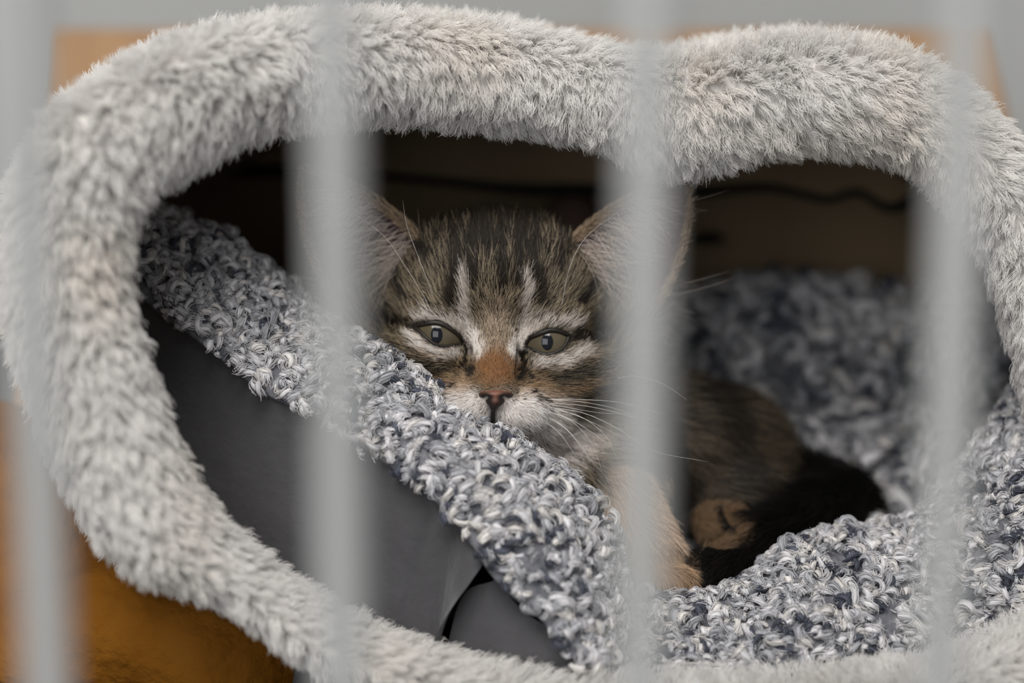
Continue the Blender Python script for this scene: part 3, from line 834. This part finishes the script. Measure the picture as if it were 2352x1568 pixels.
# outward check: the crown of the head must point up
top = np.argmax(pv[:, 2] - 0.001 * np.abs(pv[:, 0]))
if vn[top, 2] < 0:
    q = q[:, ::-1]; tri = tri[:, ::-1]; vn = -vn; fn = -fn
rngc = np.random.default_rng(5)
ccol, cdark, *_r = coat(pv, vn, rngc)
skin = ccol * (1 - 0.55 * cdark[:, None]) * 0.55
skin = np.where((_r[3] > 0.5)[:, None], srgb(84, 62, 63), skin)
kit_base = cam_to_world(C(1450, 1330, 65))
kitten = thing('kitten', kit_base, 'brown tabby kitten resting its chin on the grey bed rim', 'kitten')
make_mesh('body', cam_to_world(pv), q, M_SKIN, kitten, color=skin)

# --- eyes
def sphere_patch(c, R, fwd, ang, n=32, m=16, ex=1.0, ez=1.0):
    fwd = unit(fwd); r = unit(np.cross(fwd, np.array([0, 0, 1.0]))); u = np.cross(r, fwd)
    ph = np.linspace(0, 2 * math.pi, n, endpoint=False)
    V = [c + fwd * R]
    for k in range(1, m + 1):
        a = ang * k / m
        for p in ph:
            x, z = math.cos(p) * ex, math.sin(p) * ez
            aa = a * math.hypot(x, z); dd = math.atan2(z, x)
            V.append(c + R * (math.cos(aa) * fwd + math.sin(aa) * (math.cos(dd) * r + math.sin(dd) * u)))
    F = [[0, 1 + (j + 1) % n, 1 + j] for j in range(n)]
    for k in range(m - 1):
        for j in range(n):
            a, b = 1 + k * n + j, 1 + k * n + (j + 1) % n
            F.append([a, b, b + n, a + n])
    return np.array(V), F
for ey in EYES:
    c = C(*ey['c'], EYE_D)
    v, f = sphere_patch(c, EYE_RAD, np.array([0, -1.0, 0]), math.pi, 40, 30)
    eye = make_mesh('eye', cam_to_world(v), f, M_IRIS, kitten); eye['label'] = 'olive green eye'
    pd = C(*ey['pup'], EYE_D - EYE_RAD) - c
    v, f = sphere_patch(c, EYE_RAD + 0.006, pd, 0.23, 28, 6, 0.88, 1.25)
    p_ = make_mesh('pupil', cam_to_world(v), f, M_PUPIL, None)
    p_.parent = eye; p_.matrix_parent_inverse = (Matrix.Translation(Vector(kitten.location)) @ kitten.matrix_basis.inverted()) if False else Matrix.Identity(4)
    p_['label'] = 'dark oval pupil'
    # eyelid rim follows the opening on the eyeball
    rim = resample(ey['poly'], 60, True)
    ray = unit(C(rim[:, 0], rim[:, 1], np.full(60, 1.0)))
    bq = (ray * c).sum(-1); disc = np.maximum(bq ** 2 - (c @ c - (EYE_RAD + 0.02) ** 2), 0)
    hit = ray * (bq - np.sqrt(disc))[:, None]
    pth = np.vstack([hit, hit[:1]])
    upper = np.clip((ey['c'][1] - np.append(rim[:, 1], rim[0, 1])) / 25.0, 0, 1)
    v, f = tube(cam_to_world(pth), 0.045 + 0.03 * upper, 8, False)
    make_mesh('eyelid', v, f, M_LID, kitten)

# --- nose leather
NS_ = SDF((-1.3, 58.1, -2.6), (0.9, 61.0, -0.6), 0.03)
def n_ell(px, py, d, r, k=0.1): NS_.ell(C(px, py, d), r, k)
n_ell(1138, 905, 59.22, (0.40, 0.30, 0.13)); n_ell(1113, 906, 59.32, (0.17, 0.22, 0.11)); n_ell(1165, 906, 59.32, (0.17, 0.22, 0.11))
n_ell(1137, 920, 59.22, (0.25, 0.27, 0.16)); n_ell(1134, 934, 59.22, (0.10, 0.22, 0.14))
for sx in (-1, 1):
    c = C(1138 + sx * 21, 914, 58.95); sl, (X, Y, Z) = NS_.region(c - 0.4, c + 0.4, 0.1)
    dz, dx = Z - c[2], (X - c[0]) * sx
    d = np.sqrt(((dx - 0.02) / 0.10) ** 2 + ((Y - c[1]) / 0.3) ** 2 + ((dz + 0.35 * (dx)) / 0.065) ** 2) - 1
    NS_.f[sl] = np.maximum(NS_.f[sl], -d * 0.07)
nv, nq = NS_.mesh(); nv = smooth_mesh(nv, nq, 2)
npx, npy = to_px(nv)
dk = np.minimum(np.hypot((npx - 1113) / 17, (npy - 914) / 11), np.hypot((npx - 1163) / 17, (npy - 914) / 11))
pink = sstep(0.8, 1.7, dk) * sstep(932, 914, npy + 0.35 * np.abs(npx - 1138))
ncol = srgb(30, 20, 18) * (1 - pink[:, None]) + srgb(120, 80, 64) * pink[:, None]
make_mesh('nose', cam_to_world(nv), nq, M_NOSE, kitten, color=ncol)['label'] = 'pinkish brown nose with dark nostrils'
v, f = tube(cam_to_world(resample(C([1134, 1132, 1131, 1133], [936, 950, 964, 978], [59.3, 59.36, 59.5, 59.8]), 14)), 0.06, 8)
make_mesh('mouth_line', v, f, M_LID, kitten)

# --- fur
def kitten_fur(count, seed):
    rng = np.random.default_rng(seed)
    ar = np.linalg.norm(fn, axis=1)
    ctr = pv[tri].mean(1)
    cpx, cpy = to_px(ctr)
    fu = unit(fn)
    wgt = ar * np.where((ctr[:, 1] < 66) & (cpy < 1060) & (cpx < 1480), 1.0, 0.28)
    wgt = wgt * np.where(fu[:, 1] > 0.55, 0.25, 1.0)
    wgt = wgt * (1 + 1.3 * np.exp(-(np.hypot(cpx - 1138, cpy - 850) / 130.0) ** 2))
    t = rng.choice(len(tri), count, p=wgt / wgt.sum())
    r1, r2 = np.sqrt(rng.random((count, 1))), rng.random((count, 1))
    w0, w1, w2 = 1 - r1, r1 * (1 - r2), r1 * r2
    P = pv[tri[t, 0]] * w0 + pv[tri[t, 1]] * w1 + pv[tri[t, 2]] * w2
    N = unit(vn[tri[t, 0]] * w0 + vn[tri[t, 1]] * w1 + vn[tri[t, 2]] * w2)
    col, dark, L, head, ear, inside, leg, tl, px, py = coat(P, N, rng)
    # leave eyes, nose leather and mouth bare
    keep = np.ones(count, bool)
    for ey in EYES: keep &= ~((poly_sd(px, py, ey['poly']) < 3.0) & (P[:, 1] < 62.5) & (N[:, 1] < 0.6) | (poly_sd(px, py, ey['poly']) < 0))
    nz = np.minimum(np.hypot((px - 1138) / 40, (py - 908) / 12), np.hypot((px - 1136) / 22, (py - 924) / 18))
    keep &= ~((nz < 1.0) & (P[:, 1] < 61)) & ~((np.abs(px - 1132) < 4) & (py > 925) & (py < 975) & (P[:, 1] < 61))
    P, N, col, dark, L, head, ear, inside, leg, tl, px, py = (a[keep] for a in (P, N, col, dark, L, head, ear, inside, leg, tl, px, py))
    n = len(P)
    # flow: away from the nose over the head, towards the tips on the ears, tailwards on the body
    rad2 = np.stack([(px - 1138) * 1.0, np.zeros(n), -(py - 890)], -1); rad2 = unit(rad2)
    up = np.array([0.0, 0.25, 1.0])
    wt = sstep(760, 640, py)[:, None] * 0.6
    flow = unit(rad2 * (1 - wt) + up * wt) + np.array([0, 0.35, 0])
    for e, sgn in zip(EARS, (-1, 1)):
        d = np.abs(ear_sdf(e, P[:, 0], P[:, 1], P[:, 2])) < 0.4
        flow = np.where((ear & d)[:, None], e[2] + 0.35 * e[1], flow)
    bodyflow = np.array([0.75, 0.35, -0.45]); bodyflow = np.where(tl[:, None], np.array([-0.75, -0.4, -0.5]), bodyflow)
    bodyflow = np.where(leg[:, None], np.array([0.45, -0.05, -0.9]), bodyflow)
    flow = np.where((head | ear)[:, None], flow, bodyflow)
    sw = np.stack([vnoise(P, 2.2, 71), vnoise(P, 2.2, 72), vnoise(P, 2.2, 73)], -1)
    clump = np.stack([vnoise(P, 7.0, 74), vnoise(P, 7.0, 75), vnoise(P, 7.0, 76)], -1)
    flow = flow + 0.18 * sw + 0.20 * clump + 0.13 * rng.standard_normal((n, 3))
    T = unit(flow - (flow * N).sum(-1, keepdims=True) * N)
    lift = 0.34 + 0.16 * rng.random((n, 1)); lift = np.where((head & (py < 600))[:, None], lift + 0.22, lift)
    d0 = unit(N * lift + T)
    L = (L * (0.7 + 0.5 * rng.random(n)))[:, None]
    K = 5; s = np.linspace(0, 1, K)
    bend = 0.18 * rng.standard_normal((n, 3))
    H = np.stack([P + d0 * L * t + (T * 0.22 - N * 0.12 + bend * 0.5) * L * t * t for t in s], 1)
    isd = rng.random(n) < dark
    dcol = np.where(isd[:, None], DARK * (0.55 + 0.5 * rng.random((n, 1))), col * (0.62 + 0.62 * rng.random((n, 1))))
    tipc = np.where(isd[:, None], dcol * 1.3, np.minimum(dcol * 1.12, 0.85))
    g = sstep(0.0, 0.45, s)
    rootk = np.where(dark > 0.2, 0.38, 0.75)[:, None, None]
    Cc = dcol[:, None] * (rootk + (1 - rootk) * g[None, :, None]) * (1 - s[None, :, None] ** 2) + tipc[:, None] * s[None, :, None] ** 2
    rad = np.array([1.0, 1.0, 0.9, 0.7, 0.25])[None] * np.where(L > 0.5, 0.0058, 0.0047)
    return H, rad, np.clip(Cc, 0, 0.9)
H, rad, Cc = kitten_fur(210000, 9)
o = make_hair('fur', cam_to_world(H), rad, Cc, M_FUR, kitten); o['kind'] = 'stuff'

# --- long pale wisps in the ears
def ear_wisps(seed):
    rng = np.random.default_rng(seed); Hs, Rs, Cs = [], [], []
    for e, sgn in zip(EARS, (-1, 1)):
        n = 420; base, a, b, c, W_, Hh, skew = e
        t = rng.random(n) ** 1.3 * 0.72; u = -0.95 + 0.35 * rng.random(n)            # along the inner margin
        low_ = rng.random(n) < 0.35
        t = np.where(low_, 0.02 + 0.1 * rng.random(n), t); u = np.where(low_, -0.9 + 1.5 * rng.random(n), u)
        w = W_ * (1 - t ** 1.9) ** 0.8
        c0 = -1.05 * (1 - 0.75 * t) * (1 - u * u) + 0.25
        P = base + a * (u * w)[:, None] + b * (t * Hh)[:, None] + c * (c0 + 0.1)[:, None]
        D = unit(a * (0.9 + 0.2 * rng.standard_normal((n, 1))) + b * (0.25 + 0.3 * rng.standard_normal((n, 1))) + c * (0.35 + 0.2 * rng.standard_normal((n, 1))))
        L = (0.9 + 1.3 * rng.random((n, 1))) * (1 - 0.4 * t[:, None]); K = 6; s = np.linspace(0, 1, K)
        bend = (a * 0.2 - c * 0.25 + b * 0.3 * rng.standard_normal((n, 1))) * L
        H = np.stack([P + D * L * x + bend * x * x for x in s], 1)
        Hs.append(H); Cs.append(np.repeat((srgb(214, 198, 186) * (0.75 + 0.35 * rng.random((n, 1))))[:, None], K, 1))
    H = np.concatenate(Hs)
    return H, 0.0048 * np.array([1, 1, 0.9, 0.75, 0.5, 0.2]), np.concatenate(Cs)
H, rad, Cc = ear_wisps(12)
o = make_hair('ear_tufts', cam_to_world(H), rad, Cc, M_FUR, kitten); o['kind'] = 'stuff'

# --- whiskers
WH = [([(1232, 913), (1320, 912), (1400, 908), (1470, 905)], (60.0, 59.6, 59.8, 60.2), 1), ([(1236, 916), (1330, 922), (1420, 940), (1470, 965)], (60.0, 59.5, 59.6, 60), 0),
      ([(1250, 934), (1340, 948), (1420, 985), (1500, 1035), (1625, 1060)], (60.0, 59.3, 59.3, 59.6, 60), 0), ([(1240, 925), (1330, 930), (1420, 948), (1500, 975)], (60.0, 59.4, 59.5, 60), 0),
      ([(1246, 936), (1330, 955), (1390, 1000), (1420, 1060)], (60.0, 59.4, 59.5, 60), 0), ([(1240, 940), (1310, 965), (1360, 1020), (1385, 1090)], (60.0, 59.5, 59.7, 60), 0),
      ([(1230, 945), (1290, 975), (1340, 1030), (1360, 1080)], (60.0, 59.6, 59.8, 60.2), 0), ([(1225, 920), (1300, 935), (1380, 948), (1440, 950)], (60.0, 59.5, 59.7, 60), 0),
      ([(1420, 868), (1460, 864), (1520, 880), (1578, 918)], (61.4, 60.6, 60.4, 60.6), 0), ([(1246, 932), (1320, 940), (1400, 958), (1430, 972)], (60.0, 59.4, 59.6, 60), 1),
      ([(1228, 926), (1300, 945), (1372, 975), (1440, 1010)], (60.0, 59.4, 59.5, 60), 0), ([(1238, 948), (1300, 985), (1345, 1040), (1400, 1105)], (60.0, 59.5, 59.6, 60), 0),
      ([(1222, 938), (1300, 958), (1370, 1000), (1432, 1050)], (60.0, 59.3, 59.4, 60), 0), ([(1242, 918), (1330, 917), (1430, 925), (1520, 950)], (60.0, 59.5, 59.6, 60), 0),
      ([(1215, 950), (1275, 985), (1315, 1035), (1340, 1075)], (60.0, 59.6, 59.8, 60.2), 0),
      ([(1044, 888), (1000, 885), (950, 872), (900, 850)], (60.0, 59.4, 59.6, 60), 1), ([(1030, 900), (985, 905), (935, 900), (880, 885)], (60.0, 59.3, 59.4, 60), 0),
      ([(985, 700), (930, 610), (880, 540), (800, 480)], (61.0, 60.3, 60.3, 60.8), 0), ([(1000, 690), (965, 600), (935, 520), (925, 460)], (61.0, 60.4, 60.5, 61), 0),
      ([(1290, 700), (1310, 610), (1350, 540), (1430, 480)], (61.0, 60.4, 60.4, 61), 0)]
for pts, ds, dk_ in WH:
    p = np.array(pts, float); pc = C(p[:, 0], p[:, 1], np.array(ds))
    path = resample(pc, 18)
    v, f = tube(cam_to_world(path), (0.0048 if p[0, 1] < 720 else 0.0066) * np.linspace(1.0, 0.3, 18), 5)
    make_mesh('whisker', v, f, M_WHISKERDARK if dk_ else M_WHISKER, kitten)
